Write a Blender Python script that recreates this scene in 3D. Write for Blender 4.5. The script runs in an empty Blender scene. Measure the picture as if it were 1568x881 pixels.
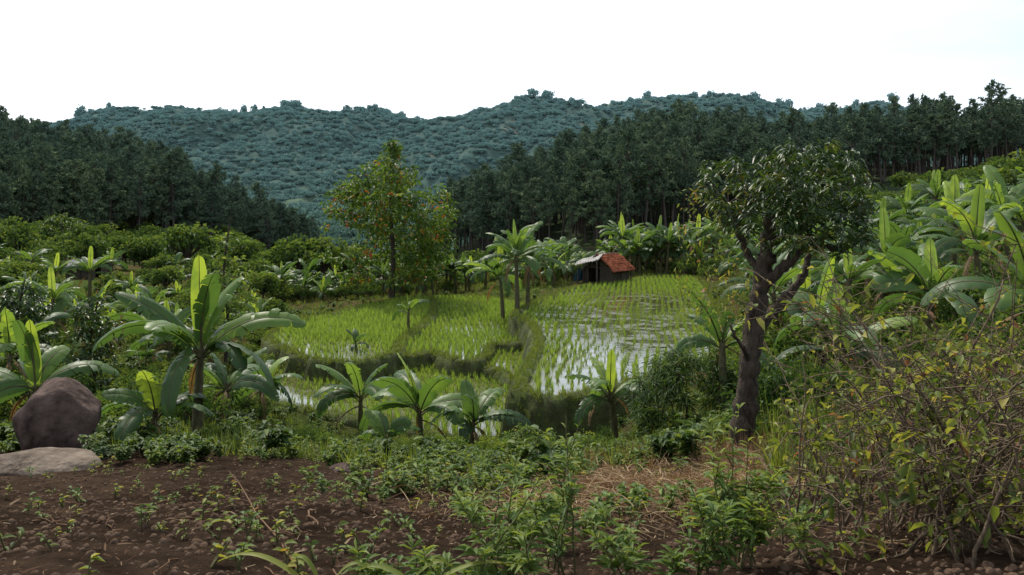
import bpy, math, random, numpy as np
from mathutils import Vector
rng = np.random.default_rng(7)
F=1220.0; HR=330.0; CX=784.0
scene=bpy.context.scene
def wxy(px,depth): return ((px-CX)/F*depth, depth)
def wz(row,depth): return -(row-HR)/F*depth

# ---------------- noise ----------------
def _h(ix,iy,s):
    n=np.sin(ix*127.1+iy*311.7+s*74.7)*43758.5453
    return n-np.floor(n)
def vn(x,y,s=0):
    x=np.asarray(x,float); y=np.asarray(y,float)
    ix=np.floor(x); iy=np.floor(y); fx=x-ix; fy=y-iy
    fx=fx*fx*(3-2*fx); fy=fy*fy*(3-2*fy)
    a=_h(ix,iy,s); b=_h(ix+1,iy,s); c=_h(ix,iy+1,s); d=_h(ix+1,iy+1,s)
    return (a*(1-fx)+b*fx)*(1-fy)+(c*(1-fx)+d*fx)*fy*1.0
def fbm(x,y,s=0,o=4):
    r=0; a=0.5; t=0
    for i in range(o):
        r=r+a*(vn(x,y,s+i)-0.5); t+=a; a*=0.5; x=x*2.03+3.1; y=y*2.03+1.7
    return r/t*2
def sstep(a,b,x):
    t=np.clip((x-a)/(b-a),0,1); return t*t*(3-2*t)

# ---------------- terrain control ----------------
C={
 0:[(2,1200),(3.5,885),(6,790),(10,735),(13,705),(20,640),(30,560),(45,480),(60,445),(100,405),(150,385),(200,325),(280,250),(360,300),(500,400),(900,340),(1500,205),(2100,300)],
 170:[(3.5,885),(8,765),(13,700),(20,650),(30,570),(45,490),(60,450),(100,412),(150,390),(200,340),(270,285),(360,350),(500,420),(900,330),(1500,176),(2100,290)],
 300:[(2,1200),(3.5,888),(8,765),(12,708),(16.5,675),(22,640),(30,575),(45,497),(60,457),(100,420),(150,405),(240,345),(330,400),(500,425),(900,325),(1500,170),(2100,290)],
 450:[(3.5,888),(8,768),(12,712),(16.5,688),(22,665),(30,605),(45,512),(60,470),(100,435),(150,435),(240,418),(330,440),(520,400),(640,330),(800,345),(1000,305),(1500,170),(2100,280)],
 600:[(2,1200),(4,885),(8,772),(12,718),(16,700),(20,688),(25,665),(30,618),(60,457),(80,455),(150,450),(260,430),(420,420),(620,325),(760,345),(1000,300),(1250,235),(1500,165),(2100,280)],
 784:[(2,1200),(4,885),(8,775),(12,722),(16,705),(20,695),(25,672),(60,441),(80,432),(150,400),(260,330),(400,380),(800,340),(1100,260),(1500,153),(2100,280)],
 900:[(4,885),(8,775),(12,718),(16,698),(20,685),(24,670),(60,435),(80,425),(150,380),(260,288),(400,340),(900,310),(1500,166),(2100,280)],
 1000:[(4,885),(8,772),(12,712),(16,682),(20,655),(25,600),(70,420),(100,402),(150,372),(260,258),(400,320),(900,300),(1500,160),(2100,280)],
 1135:[(2,1200),(4,885),(8,768),(12,692),(16,650),(22,590),(30,528),(45,460),(60,430),(100,398),(160,352),(260,258),(400,320),(900,300),(1500,152),(2100,280)],
 1350:[(4,880),(8,760),(12,680),(20,560),(30,475),(45,415),(70,375),(100,350),(180,300),(260,252),(400,320),(900,300),(1500,166),(2100,280)],
 1568:[(2,1180),(3.5,875),(8,710),(12,610),(20,490),(30,425),(45,375),(70,325),(100,305),(180,270),(260,246),(400,300),(900,300),(1500,205),(2100,290)],
}
C[-700]=[(d,r) for d,r in C[0]]; C[2300]=[(d,r) for d,r in C[1568]]
pts=[];q=[]
for px,l in C.items():
    for d,r in l:
        x,y=wxy(px,d); z=wz(r,d)
        pts.append((x/(y+6)*4,math.log(y+6))); q.append(z/(y+6))
pts=np.array(pts); q=np.array(q)
def ker(r2): return np.sqrt(r2+0.03)
D2=((pts[:,None]-pts[None])**2).sum(-1)
n=len(pts); A_=np.zeros((n+3,n+3)); A_[:n,:n]=ker(D2)-np.eye(n)*0.004
A_[:n,n]=1;A_[:n,n+1:]=pts;A_[n,:n]=1;A_[n+1:,:n]=pts.T
W_=np.linalg.solve(A_,np.concatenate([q,[0,0,0]]))
def base_h(x,y):
    x=np.atleast_1d(np.asarray(x,float)); y=np.atleast_1d(np.asarray(y,float)); out=np.empty(len(x))
    for i in range(0,len(x),20000):
        xs=x[i:i+20000]; ys=np.maximum(y[i:i+20000],-5)
        P=np.stack([np.clip(xs/(ys+6),-1.1,1.1)*4,np.log(ys+6)],1)
        r2=((P[:,None]-pts[None])**2).sum(-1)
        out[i:i+20000]=(ker(r2)@W_[:n]+W_[n]+P@W_[n+1:])*(ys+6)
    nz=0.07*fbm(x/1.3,y/1.3,1)*(1-sstep(20,40,y)) + 0.05*fbm(x/0.3,y/0.3,5,3)*(1-sstep(10,20,y))
    nz=nz+0.22*fbm(x/6,y/6,9)*sstep(14,30,y)*(1-sstep(80,200,y))
    nz=nz+1.5*fbm(x/40,y/40,13)*sstep(90,200,y)
    g=1-np.abs(fbm(x/170+0.3*fbm(x/90,y/90,31,2),y/260,17,4))*2
    nz=nz+sstep(350,900,y)*(24*g-13+9*fbm(x/60,y/60,23,4))
    return out+nz
# ---------------- paddies ----------------
def catmull(P,k=8):
    P=np.array(P,float); n=len(P); o=[]
    for i in range(n):
        a,b,c,d=P[i-1],P[i],P[(i+1)%n],P[(i+2)%n]
        for j in range(k):
            t=j/k; o.append(0.5*((2*b)+(-a+c)*t+(2*a-5*b+4*c-d)*t*t+(-a+3*b-3*c+d)*t**3))
    return np.array(o)
def scr(P,z):
    o=[]
    for px,r in P:
        d=-z*F/(r-HR); o.append(((px-CX)/F*d,d))
    return o
PAD=[
 ("A",-5.2,[(790,480),(814,496),(826,514),(826,535),(812,562),(800,590),(815,604),(850,610),(915,600),(1000,578),(1090,548),(1118,515),(1095,470),(1068,428),(1015,424),(960,430),(885,441),(845,456)]),
 ("B",-5.95,[(412,516),(455,495),(520,480),(590,463),(655,456),(662,480),(640,503),(617,520),(602,541),(560,554),(520,556),(470,548),(435,533)]),
 ("B2",-6.1,[(645,460),(700,455),(760,458),(830,475),(850,500),(800,525),(752,530),(738,549),(705,553),(662,541),(628,546),(600,535),(615,515),(640,490)]),
 ("D",-6.35,[(740,540),(800,512),(860,510),(860,545),(825,575),(800,585),(770,572),(742,560)]),
 ("C",-6.65,[(395,600),(420,552),(520,545),(610,535),(700,535),(740,530),(800,520),(860,530),(850,600),(880,645),(835,668),(780,675),(700,672),(600,650),(500,634),(430,620)]),
]
PW=[]
for nm,z,P in PAD:
    w=catmull(scr(P,z),8)
    ar=0.5*np.sum(w[:,0]*np.roll(w[:,1],-1)-np.roll(w[:,0],-1)*w[:,1])
    if ar<0: w=w[::-1]
    PW.append((nm,z,w))
def inside(w,x,y):
    c=np.zeros(len(x),bool); n=len(w)
    for i in range(n):
        x1,y1=w[i]; x2,y2=w[(i+1)%n]
        if y1==y2: continue
        m=((y1>y)!=(y2>y))&(x<(x2-x1)*(y-y1)/(y2-y1)+x1)
        c^=m
    return c
def H(x,y):
    x=np.atleast_1d(np.asarray(x,float)); y=np.atleast_1d(np.asarray(y,float))
    z=base_h(x,y)
    sel=(y>15)&(y<80)&(np.abs(x)<40)
    if sel.any():
        xs,ys,zs=x[sel],y[sel],z[sel]
        for nm,pz,w in PW:
            m=inside(w,xs,ys); zs[m]=np.minimum(zs[m],pz-0.3)
        z[sel]=zs
    return z
def inpad(x,y):
    m=np.zeros(len(x),bool)
    for nm,pz,w in PW: m|=inside(w,x,y)
    # keep the yard in front of the field shed, the hut and the foot of the mango tree open
    px=CX+F*x/np.maximum(y,1); m|=(np.abs(px-135)<36)&(y>50)&(y<77)
    m|=(np.abs(x-7.3)<2.8)&(y>56)&(y<64)
    m|=(np.abs(x-3.4)<0.65)&(y>9.8)&(y<12.4)
    return m

# ---------------- mesh builder ----------------
class MB:
    def __init__(s): s.V=[];s.A=[];s.F=[];s.n=0
    def add(s,v,faces,mat=0,val=0.5):
        v=np.asarray(v,float).reshape(-1,3); s.V.append(v)
        s.A.append(np.broadcast_to(np.asarray(val,float),(len(v),)).copy())
        for f in faces:
            f=np.asarray(f,int)
            if f.ndim==1: f=f[None]
            s.F.append((f+s.n,mat))
        s.n+=len(v)
    def mesh(s,name,mats,smooth=True):
        V=np.concatenate(s.V); A=np.concatenate(s.A)
        me=bpy.data.meshes.new(name)
        me.vertices.add(len(V)); me.vertices.foreach_set('co',V.astype(np.float32).ravel())
        loops=np.concatenate([f.ravel() for f,m in s.F])
        tot=np.concatenate([np.full(len(f),f.shape[1]) for f,m in s.F])
        mi=np.concatenate([np.full(len(f),m) for f,m in s.F])
        st=np.concatenate([[0],np.cumsum(tot)[:-1]])
        me.loops.add(len(loops)); me.loops.foreach_set('vertex_index',loops.astype(np.int32))
        me.polygons.add(len(tot)); me.polygons.foreach_set('loop_start',st.astype(np.int32)); me.polygons.foreach_set('loop_total',tot.astype(np.int32))
        me.polygons.foreach_set('material_index',mi.astype(np.int32))
        me.polygons.foreach_set('use_smooth',np.full(len(tot),smooth))
        for m in mats: me.materials.append(m)
        a=me.attributes.new('v','FLOAT','POINT'); a.data.foreach_set('value',A.astype(np.float32))
        me.update(calc_edges=True); me.validate()
        return me
    def obj(s,name,mats,smooth=True,link=True,loc=(0,0,0)):
        o=bpy.data.objects.new(name,s.mesh(name,mats,smooth)); o.location=loc
        if link: scene.collection.objects.link(o)
        return o
def nrm(v): return v/np.maximum(np.linalg.norm(v,axis=-1,keepdims=True),1e-9)
LO=(np.array([[0,0,0],[.45,-.5,.5],[1,0,0],[.45,.5,.5]]),[np.array([[0,1,2]]),np.array([[0,2,3]])])
HI=(np.array([[0,0,0],[.22,-.36,.3],[.22,0,0],[.22,.36,.3],[.6,-.45,.35],[.6,0,0],[.6,.45,.35],[1,0,0]]),
    [np.array([[0,1,2],[0,2,3],[4,7,5],[5,7,6]]),np.array([[1,4,5,2],[2,5,6,3]])])
BL=(np.array([[0,-.5,0],[0,.5,0],[.5,.45,0],[.5,-.45,0],[.85,.2,0],[.85,-.2,0],[1,0,0]]),[np.array([[0,1,2,3],[3,2,4,5]]),np.array([[5,4,6]])])
def leaves(mb,B,D,N,L,W,mat=0,val=0.5,t=LO,droop=0.0):
    B=np.asarray(B,float);k=len(B); D=nrm(np.asarray(D,float)); N=np.asarray(N,float)
    S=nrm(np.cross(D,N)+1e-6); N=np.cross(S,D)
    L=np.broadcast_to(L,(k,)); W=np.broadcast_to(W,(k,)); dr=np.broadcast_to(droop,(k,))
    T,fs=t; m=len(T)
    v=(B[:,None]+D[:,None]*(L[:,None]*T[:,0])[:,:,None]+S[:,None]*(W[:,None]*T[:,1])[:,:,None]+N[:,None]*(W[:,None]*T[:,2])[:,:,None])
    v[:,:,2]-=(dr*L)[:,None]*T[:,0]**2
    off=(np.arange(k)*m)[:,None,None]
    F_=[(f[None]+off).reshape(-1,f.shape[1]) for f in fs]
    mb.add(v,F_,mat,np.repeat(np.broadcast_to(val,(k,)),m))
def tube(mb,P,R,sides=6,mat=1,val=0.5):
    P=np.asarray(P,float);R=np.broadcast_to(R,(len(P),))
    T=nrm(np.gradient(P,axis=0)); up=np.array([0.3,0.8,0.1]) 
    if abs(np.dot(T[0],nrm(up)))>0.9: up=np.array([1,0,0.])
    S=nrm(np.cross(T,up)); N=np.cross(S,T)
    a=np.arange(sides)*2*math.pi/sides
    v=P[:,None]+R[:,None,None]*(np.cos(a)[None,:,None]*S[:,None]+np.sin(a)[None,:,None]*N[:,None])
    i=np.arange(len(P)-1)[:,None]*sides; j=np.arange(sides)[None]; j2=(j+1)%sides
    f=np.stack([i+j,i+j2,i+sides+j2,i+sides+j],-1).reshape(-1,4)
    mb.add(v,[f],mat,val)
def rdir(n,r=rng):
    return nrm(r.normal(size=(n,3)))

# ---------------- materials ----------------
def newmat(name):
    m=bpy.data.materials.new(name); m.use_nodes=True; nt=m.node_tree; nt.nodes.clear()
    out=nt.nodes.new('ShaderNodeOutputMaterial'); return m,nt,out
def ramp(nt,stops):
    r=nt.nodes.new('ShaderNodeValToRGB'); e=r.color_ramp.elements
    while len(e)<len(stops): e.new(0.5)
    for i,(p,c) in enumerate(stops): e[i].position=p; e[i].color=(*c,1)
    return r
HAZE_TINT=(0.29,0.45,0.47)  # aerial haze painted into foliage and ground colours; no mist volume
def leaf_mat(name,stops,trans=0.35,rough=0.55,spec=0.22,haze_tint=0,rnd=0.35,nscale=3,tboost=(1.8,1.6,0.75)):
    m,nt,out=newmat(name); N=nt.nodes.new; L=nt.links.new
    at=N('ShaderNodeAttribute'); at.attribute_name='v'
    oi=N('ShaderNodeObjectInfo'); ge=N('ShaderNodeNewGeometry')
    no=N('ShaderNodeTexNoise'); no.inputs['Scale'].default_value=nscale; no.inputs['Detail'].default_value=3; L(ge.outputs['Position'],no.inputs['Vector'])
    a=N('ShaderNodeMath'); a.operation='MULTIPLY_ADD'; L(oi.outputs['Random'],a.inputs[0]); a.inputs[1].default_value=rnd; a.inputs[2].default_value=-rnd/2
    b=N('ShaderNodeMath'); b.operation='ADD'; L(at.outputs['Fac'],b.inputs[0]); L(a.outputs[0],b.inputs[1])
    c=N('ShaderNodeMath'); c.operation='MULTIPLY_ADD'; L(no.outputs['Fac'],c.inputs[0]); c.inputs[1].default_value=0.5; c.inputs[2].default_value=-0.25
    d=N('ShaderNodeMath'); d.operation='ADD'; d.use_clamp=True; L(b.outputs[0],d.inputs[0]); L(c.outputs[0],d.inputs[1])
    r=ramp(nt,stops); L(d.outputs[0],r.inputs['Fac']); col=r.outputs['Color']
    if haze_tint:  # blend the leaf colour towards the painted haze with world Y
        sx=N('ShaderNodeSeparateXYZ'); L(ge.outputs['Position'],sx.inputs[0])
        e=N('ShaderNodeMath'); e.operation='MULTIPLY'; L(sx.outputs['Y'],e.inputs[0]); e.inputs[1].default_value=-1.0/haze_tint
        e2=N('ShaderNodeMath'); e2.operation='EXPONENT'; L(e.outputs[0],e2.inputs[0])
        mx=N('ShaderNodeMix'); mx.data_type='RGBA'; L(e2.outputs[0],mx.inputs['Factor']); mx.inputs[6].default_value=(*HAZE_TINT,1); L(col,mx.inputs[7]); col=mx.outputs[2]
    p=N('ShaderNodeBsdfPrincipled'); L(col,p.inputs['Base Color']); p.inputs['Roughness'].default_value=rough; p.inputs['Specular IOR Level'].default_value=spec
    if trans>0:
        g=N('ShaderNodeMix'); g.data_type='RGBA'; g.blend_type='MULTIPLY'; g.inputs['Factor'].default_value=1; L(col,g.inputs[6]); g.inputs[7].default_value=(*tboost,1)
        t=N('ShaderNodeBsdfTranslucent'); L(g.outputs[2],t.inputs['Color'])
        mx=N('ShaderNodeMixShader'); mx.inputs[0].default_value=trans; L(p.outputs[0],mx.inputs[1]); L(t.outputs[0],mx.inputs[2]); L(mx.outputs[0],out.inputs[0])
    else: L(p.outputs[0],out.inputs[0])
    return m
def rough_mat(name,c1,c2,scale=5,rough=0.9,bump=0.3,spec=0.2,bscale=None,stretch=(1,1,1),metal=0):
    m,nt,out=newmat(name); N=nt.nodes.new; L=nt.links.new
    tc=N('ShaderNodeTexCoord'); mp=N('ShaderNodeMapping'); mp.inputs['Scale'].default_value=stretch; L(tc.outputs['Object'],mp.inputs[0])
    no=N('ShaderNodeTexNoise'); no.inputs['Scale'].default_value=scale; no.inputs['Detail'].default_value=8; no.inputs['Roughness'].default_value=0.65; L(mp.outputs[0],no.inputs['Vector'])
    r=ramp(nt,[(0.32,c1),(0.68,c2)]); L(no.outputs['Fac'],r.inputs[0])
    p=N('ShaderNodeBsdfPrincipled'); L(r.outputs[0],p.inputs['Base Color']); p.inputs['Roughness'].default_value=rough; p.inputs['Specular IOR Level'].default_value=spec; p.inputs['Metallic'].default_value=metal
    n2=N('ShaderNodeTexNoise'); n2.inputs['Scale'].default_value=bscale or scale*4; n2.inputs['Detail'].default_value=6; L(mp.outputs[0],n2.inputs['Vector'])
    bu=N('ShaderNodeBump'); bu.inputs['Strength'].default_value=bump; bu.inputs['Distance'].default_value=0.05; L(n2.outputs['Fac'],bu.inputs['Height']); L(bu.outputs[0],p.inputs['Normal'])
    L(p.outputs[0],out.inputs[0]); return m
M_ban=leaf_mat('banana_leaf',[(0,(0.028,0.066,0.024)),(0.5,(0.065,0.132,0.035)),(0.8,(0.13,0.22,0.045)),(1,(0.27,0.38,0.06))],trans=0.42,rough=0.45,spec=0.33)
M_banstem=rough_mat('banana_stem',(0.04,0.035,0.018),(0.12,0.11,0.05),6,0.6,0.2,stretch=(4,4,1))
M_dry=leaf_mat('dry_leaf',[(0,(0.10,0.06,0.03)),(1,(0.28,0.19,0.10))],trans=0.2,rough=0.8,spec=0.1)
M_bark=rough_mat('bark',(0.018,0.014,0.011),(0.095,0.074,0.054),7,0.95,0.8,stretch=(1.5,1.5,0.5))
M_pine=leaf_mat('pine_needles',[(0,(0.028,0.048,0.02)),(0.6,(0.075,0.11,0.036)),(1,(0.16,0.19,0.06))],trans=0.0,rough=0.9,spec=0.0,haze_tint=1150,nscale=0.05)
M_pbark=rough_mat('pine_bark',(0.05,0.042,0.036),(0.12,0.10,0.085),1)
M_mtn=leaf_mat('far_foliage',[(0,(0.06,0.12,0.04)),(0.5,(0.09,0.15,0.05)),(1,(0.16,0.21,0.07))],trans=0.0,rough=0.95,spec=0.0,haze_tint=1100,nscale=0.012,rnd=0.15)
M_mango=leaf_mat('mango_leaf',[(0,(0.016,0.036,0.011)),(0.6,(0.036,0.075,0.02)),(0.9,(0.08,0.13,0.03)),(1,(0.16,0.14,0.03))],trans=0.25,rough=0.42,spec=0.35)
M_almond=leaf_mat('almond_leaf',[(0,(0.03,0.07,0.015)),(0.55,(0.075,0.14,0.02)),(0.8,(0.14,0.20,0.03)),(0.86,(0.32,0.13,0.03)),(1,(0.32,0.06,0.02))],trans=0.38,rough=0.5,rnd=0)
M_shrub=leaf_mat('shrub_leaf',[(0,(0.022,0.052,0.014)),(0.5,(0.052,0.10,0.024)),(1,(0.13,0.185,0.04))],trans=0.35)
M_weed=leaf_mat('weed_leaf',[(0,(0.04,0.078,0.02)),(0.5,(0.085,0.148,0.033)),(1,(0.19,0.25,0.055))],trans=0.38)
M_yel=leaf_mat('yellowing_leaf',[(0,(0.05,0.07,0.02)),(0.35,(0.09,0.13,0.028)),(0.7,(0.19,0.23,0.045)),(0.92,(0.30,0.28,0.07)),(1,(0.17,0.08,0.035))],trans=0.4)
M_grass=leaf_mat('grass_blade',[(0,(0.045,0.078,0.018)),(0.5,(0.095,0.148,0.03)),(0.85,(0.18,0.215,0.055)),(1,(0.27,0.22,0.10))],trans=0.4)
M_rice=leaf_mat('rice_blade',[(0,(0.125,0.205,0.035)),(0.5,(0.178,0.27,0.047)),(1,(0.25,0.335,0.07))],trans=0.43,rough=0.5,nscale=0.25,tboost=(1.6,1.5,0.8))
M_straw=leaf_mat('straw',[(0,(0.09,0.045,0.03)),(0.5,(0.20,0.125,0.07)),(1,(0.38,0.29,0.17))],trans=0.15,rough=0.8,spec=0.1)
M_litter=leaf_mat('dead_leaf_litter',[(0,(0.05,0.03,0.02)),(0.6,(0.13,0.08,0.05)),(1,(0.26,0.20,0.13))],trans=0.1,rough=0.9,spec=0.0)
M_twig=rough_mat('twig_bark',(0.05,0.035,0.022),(0.19,0.14,0.09),20)
M_gstem=rough_mat('green_stem',(0.05,0.06,0.02),(0.13,0.11,0.05),20)

def terrain_mat():
    m,nt,out=newmat('earth_and_grass'); N=nt.nodes.new; L=nt.links.new
    vc=N('ShaderNodeAttribute'); vc.attribute_name='Col'
    ge=N('ShaderNodeNewGeometry')
    n1=N('ShaderNodeTexNoise'); n1.inputs['Scale'].default_value=3.5; n1.inputs['Detail'].default_value=12; n1.inputs['Roughness'].default_value=0.75; L(ge.outputs['Position'],n1.inputs['Vector'])
    n3=N('ShaderNodeTexNoise'); n3.inputs['Scale'].default_value=0.03; n3.inputs['Detail'].default_value=10; n3.inputs['Roughness'].default_value=0.7; L(ge.outputs['Position'],n3.inputs['Vector'])
    r=ramp(nt,[(0.32,(0.4,0.39,0.38)),(0.5,(1.0,0.98,0.95)),(0.7,(1.8,1.65,1.5))]); L(n1.outputs['Fac'],r.inputs[0])
    r3=ramp(nt,[(0.35,(0.7,0.72,0.75)),(0.65,(1.25,1.25,1.2))]); L(n3.outputs['Fac'],r3.inputs[0])
    a=N('ShaderNodeMix'); a.data_type='RGBA'; a.blend_type='MULTIPLY'; a.inputs['Factor'].default_value=1; L(vc.outputs['Color'],a.inputs[6]); L(r.outputs[0],a.inputs[7])
    b=N('ShaderNodeMix'); b.data_type='RGBA'; b.blend_type='MULTIPLY'; b.inputs['Factor'].default_value=1; L(a.outputs[2],b.inputs[6]); L(r3.outputs[0],b.inputs[7])
    p=N('ShaderNodeBsdfPrincipled'); L(b.outputs[2],p.inputs['Base Color']); p.inputs['Roughness'].default_value=1.0; p.inputs['Specular IOR Level'].default_value=0.0
    n2=N('ShaderNodeTexNoise'); n2.inputs['Scale'].default_value=14; n2.inputs['Detail'].default_value=12; n2.inputs['Roughness'].default_value=0.8; L(ge.outputs['Position'],n2.inputs['Vector'])
    bu=N('ShaderNodeBump'); bu.inputs['Strength'].default_value=1.0; bu.inputs['Distance'].default_value=0.18; L(n2.outputs['Fac'],bu.inputs['Height']); L(bu.outputs[0],p.inputs['Normal'])
    L(p.outputs[0],out.inputs[0]); return m
# ---------------- build terrain ----------------
NR,NC=600,520
ly=np.linspace(math.log(3),math.log(2700),NR); yy=np.exp(ly)-6
aa=np.linspace(-1.4,1.4,NC)
Y=np.repeat(yy,NC); X=(aa[None]*(yy[:,None]+6)).ravel()
Z=H(X,Y)
mb=MB(); i=np.arange(NR-1)[:,None]*NC; j=np.arange(NC-1)[None]
mb.add(np.stack([X,Y,Z],1),[np.stack([i+j,i+j+1,i+NC+j+1,i+NC+j],-1).reshape(-1,4)])
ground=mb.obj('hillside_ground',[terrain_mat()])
PX=CX+F*X/np.maximum(Y,0.5)
def soilmask(px,y,x):
    lim=np.interp(px,[-400,0,300,450,600,1000,1300,1568],[15,15,15,13,12,12,10.5,6])
    return 1-sstep(lim-1.5,lim+1.5,y+2*fbm(x/2,y/2,41))
s=soilmask(PX,Y,X)[:,None]
soil=np.array([0.108,0.075,0.053]); gr=np.array([0.065,0.095,0.026]); brown=np.array([0.09,0.068,0.037])
sv=(0.8+0.4*fbm(X/1.7,Y/1.7,43))[:,None]
nn=sstep(-0.3,0.4,fbm(X/5,Y/5,51))[:,None]
col=soil*s*sv+(gr*nn+brown*(1-nn))*(1-s)
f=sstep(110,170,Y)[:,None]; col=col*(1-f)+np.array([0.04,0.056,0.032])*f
f=sstep(380,600,Y)[:,None]; m2=sstep(0.15,0.55,fbm(X/120,Y/160,61))[:,None]
mt=np.array([0.03,0.06,0.025])*(1-m2)+np.array([0.10,0.14,0.045])*m2
m3=(sstep(0.5,0.62,fbm(X/60,Y/90,71)))[:,None]; mt=mt*(1-m3)+np.array([0.22,0.13,0.07])*m3
hz=(1-np.exp(-Y/1100))[:,None]; mt=mt*(1-hz)+np.array(HAZE_TINT)*0.30*hz  # distance haze painted into the mountain ground colour
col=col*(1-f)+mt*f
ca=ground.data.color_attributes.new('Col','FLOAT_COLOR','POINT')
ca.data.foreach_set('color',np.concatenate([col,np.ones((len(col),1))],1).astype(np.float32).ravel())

# ---------------- scatter via geometry nodes ----------------
def scatter(name,P,rot,scl,protos,idx=None):
    P=np.asarray(P,float); k=len(P)
    col=bpy.data.collections.new(name+'_variants')
    for p in protos: col.objects.link(p)
    me=bpy.data.meshes.new(name); me.vertices.add(k); me.vertices.foreach_set('co',P.astype(np.float32).ravel())
    a=me.attributes.new('rot','FLOAT_VECTOR','POINT'); a.data.foreach_set('vector',np.asarray(rot).astype(np.float32).ravel())
    a=me.attributes.new('scl','FLOAT_VECTOR','POINT')
    scl=np.asarray(scl,float); scl=np.repeat(scl[:,None],3,1) if scl.ndim==1 else scl
    a.data.foreach_set('vector',scl.astype(np.float32).ravel())
    a=me.attributes.new('idx','INT','POINT'); a.data.foreach_set('value',(rng.integers(0,len(protos),k) if idx is None else idx).astype(np.int32))
    o=bpy.data.objects.new(name,me); scene.collection.objects.link(o)
    ng=bpy.data.node_groups.new(name,'GeometryNodeTree')
    ng.interface.new_socket('Geometry',in_out='INPUT',socket_type='NodeSocketGeometry'); ng.interface.new_socket('Geometry',in_out='OUTPUT',socket_type='NodeSocketGeometry')
    N=ng.nodes.new; L=ng.links.new
    gi=N('NodeGroupInput'); go=N('NodeGroupOutput'); ip=N('GeometryNodeInstanceOnPoints'); ci=N('GeometryNodeCollectionInfo')
    ci.inputs['Collection'].default_value=col; ci.inputs['Separate Children'].default_value=True; ci.inputs['Reset Children'].default_value=True
    def na(nm,t):
        q=N('GeometryNodeInputNamedAttribute'); q.data_type=t; q.inputs['Name'].default_value=nm; return q.outputs['Attribute']
    er=N('FunctionNodeEulerToRotation'); L(na('rot','FLOAT_VECTOR'),er.inputs[0])
    L(gi.outputs[0],ip.inputs['Points']); L(ci.outputs[0],ip.inputs['Instance']); ip.inputs['Pick Instance'].default_value=True
    L(na('idx','INT'),ip.inputs['Instance Index']); L(er.outputs[0],ip.inputs['Rotation']); L(na('scl','FLOAT_VECTOR'),ip.inputs['Scale'])
    L(ip.outputs[0],go.inputs[0])
    md=o.modifiers.new('instances','NODES'); md.node_group=ng
    return o
def zrot(k,tilt=0.0):
    return np.stack([rng.normal(size=k)*tilt,rng.normal(size=k)*tilt,rng.uniform(0,6.283,k)],1)
def samp(k,px0,px1,d0,d1,power=1.0):
    u=rng.uniform(0,1,k); d=(d0**power+(d1**power-d0**power)*u)**(1/power)
    px=rng.uniform(px0,px1,k); return (px-CX)/F*d,d,px
def onground(x,y,dz=0.0): return np.stack([x,y,H(x,y)+dz],1)

# ---------------- plant prototypes ----------------
def pine(seed):
    r=np.random.default_rng(seed); mb=MB()
    lean=r.normal(size=2)*0.03
    tp=np.array([[lean[0]*t*t,lean[1]*t*t,t*0.96] for t in np.linspace(0,1,7)]); tube(mb,tp,np.linspace(0.013,0.003,7),5,1)
    st=r.uniform(0.3,0.52); nb=r.integers(38,52)
    B=[];D=[];Ls=[];V=[]; lob=r.uniform(0.55,1.35,7)
    for b in range(nb):
        t=st+(1-st)*((b+r.uniform())/nb)**0.9; az=r.uniform(0,6.283)
        s_=(t-st)/(1-st); ln=(0.19*(1-s_**1.6)**0.8+0.025)*r.uniform(0.5,1.2)*min(1,0.55+s_*3)*lob[int(az/6.283*7)%7]
        el=0.15+0.65*s_+r.normal()*0.15
        d=np.array([math.cos(az)*math.cos(el),math.sin(az)*math.cos(el),math.sin(el)])
        p0=np.array([lean[0]*t*t,lean[1]*t*t,t*0.93]); tube(mb,[p0,p0+d*ln*0.8],[0.0035,0.001],3,1)
        nc=3+int(ln*34)
        for c in range(nc):
            f=r.uniform(0.35,1.0); c0=p0+d*ln*f+r.normal(size=3)*0.012
            k=7; dd=nrm(r.normal(size=(k,3))*0.8+d*0.5+np.array([0,0,0.35]))
            B.append(np.repeat(c0[None],k,0)); D.append(dd); Ls.append(r.uniform(0.02,0.042,k)); V.append(np.full(k,np.clip(0.2+0.5*f+r.normal()*0.17,0,1)))
    B=np.concatenate(B);D=np.concatenate(D);Ls=np.concatenate(Ls);V=np.concatenate(V)
    leaves(mb,B,D,rdir(len(B),r),Ls,Ls*0.36,0,V)
    return mb.obj('pine_variant',[M_pine,M_pbark],smooth=False,link=False)
def crown(seed,mats,R=(1,1,0.8),nclump=22,per=30,ll=0.16,lw=0.5,trunk=True,base=0.9,name='tree_variant',tmpl=LO,cr=0.33):
    r=np.random.default_rng(seed); mb=MB(); R=np.array(R,float)
    if trunk: tube(mb,[[0,0,-0.2],[0.03,0.02,base*0.5],[0,0.05,base+0.3]],[0.09,0.06,0.04],6,1)
    for c in range(nclump):
        d=nrm(r.normal(size=3)); d[2]=abs(d[2])*1.0-0.25*r.uniform(); rr=r.uniform(0.45,1.0)
        cc=d*R*rr+np.array([0,0,base+R[2]*0.35]); cr_=cr*r.uniform(0.6,1.25)
        if trunk: tube(mb,[[0,0,base*0.8],(cc+np.array([0,0,base]))/2*0.97,cc],[0.035,0.02,0.008],4,1)
        k=per; o=rdir(k,r)*(r.uniform(0.3,1,k)**0.5)[:,None]*cr_*np.array([1,1,0.75]); o[:,2]+=0.05
        dd=nrm(o+r.normal(size=(k,3))*0.15); l=ll*r.uniform(0.6,1.2,k)
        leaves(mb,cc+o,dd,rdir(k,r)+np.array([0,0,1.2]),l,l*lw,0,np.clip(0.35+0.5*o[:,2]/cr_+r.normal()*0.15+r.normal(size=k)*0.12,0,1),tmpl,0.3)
    return mb.obj(name,mats,smooth=False,link=False)
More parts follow.
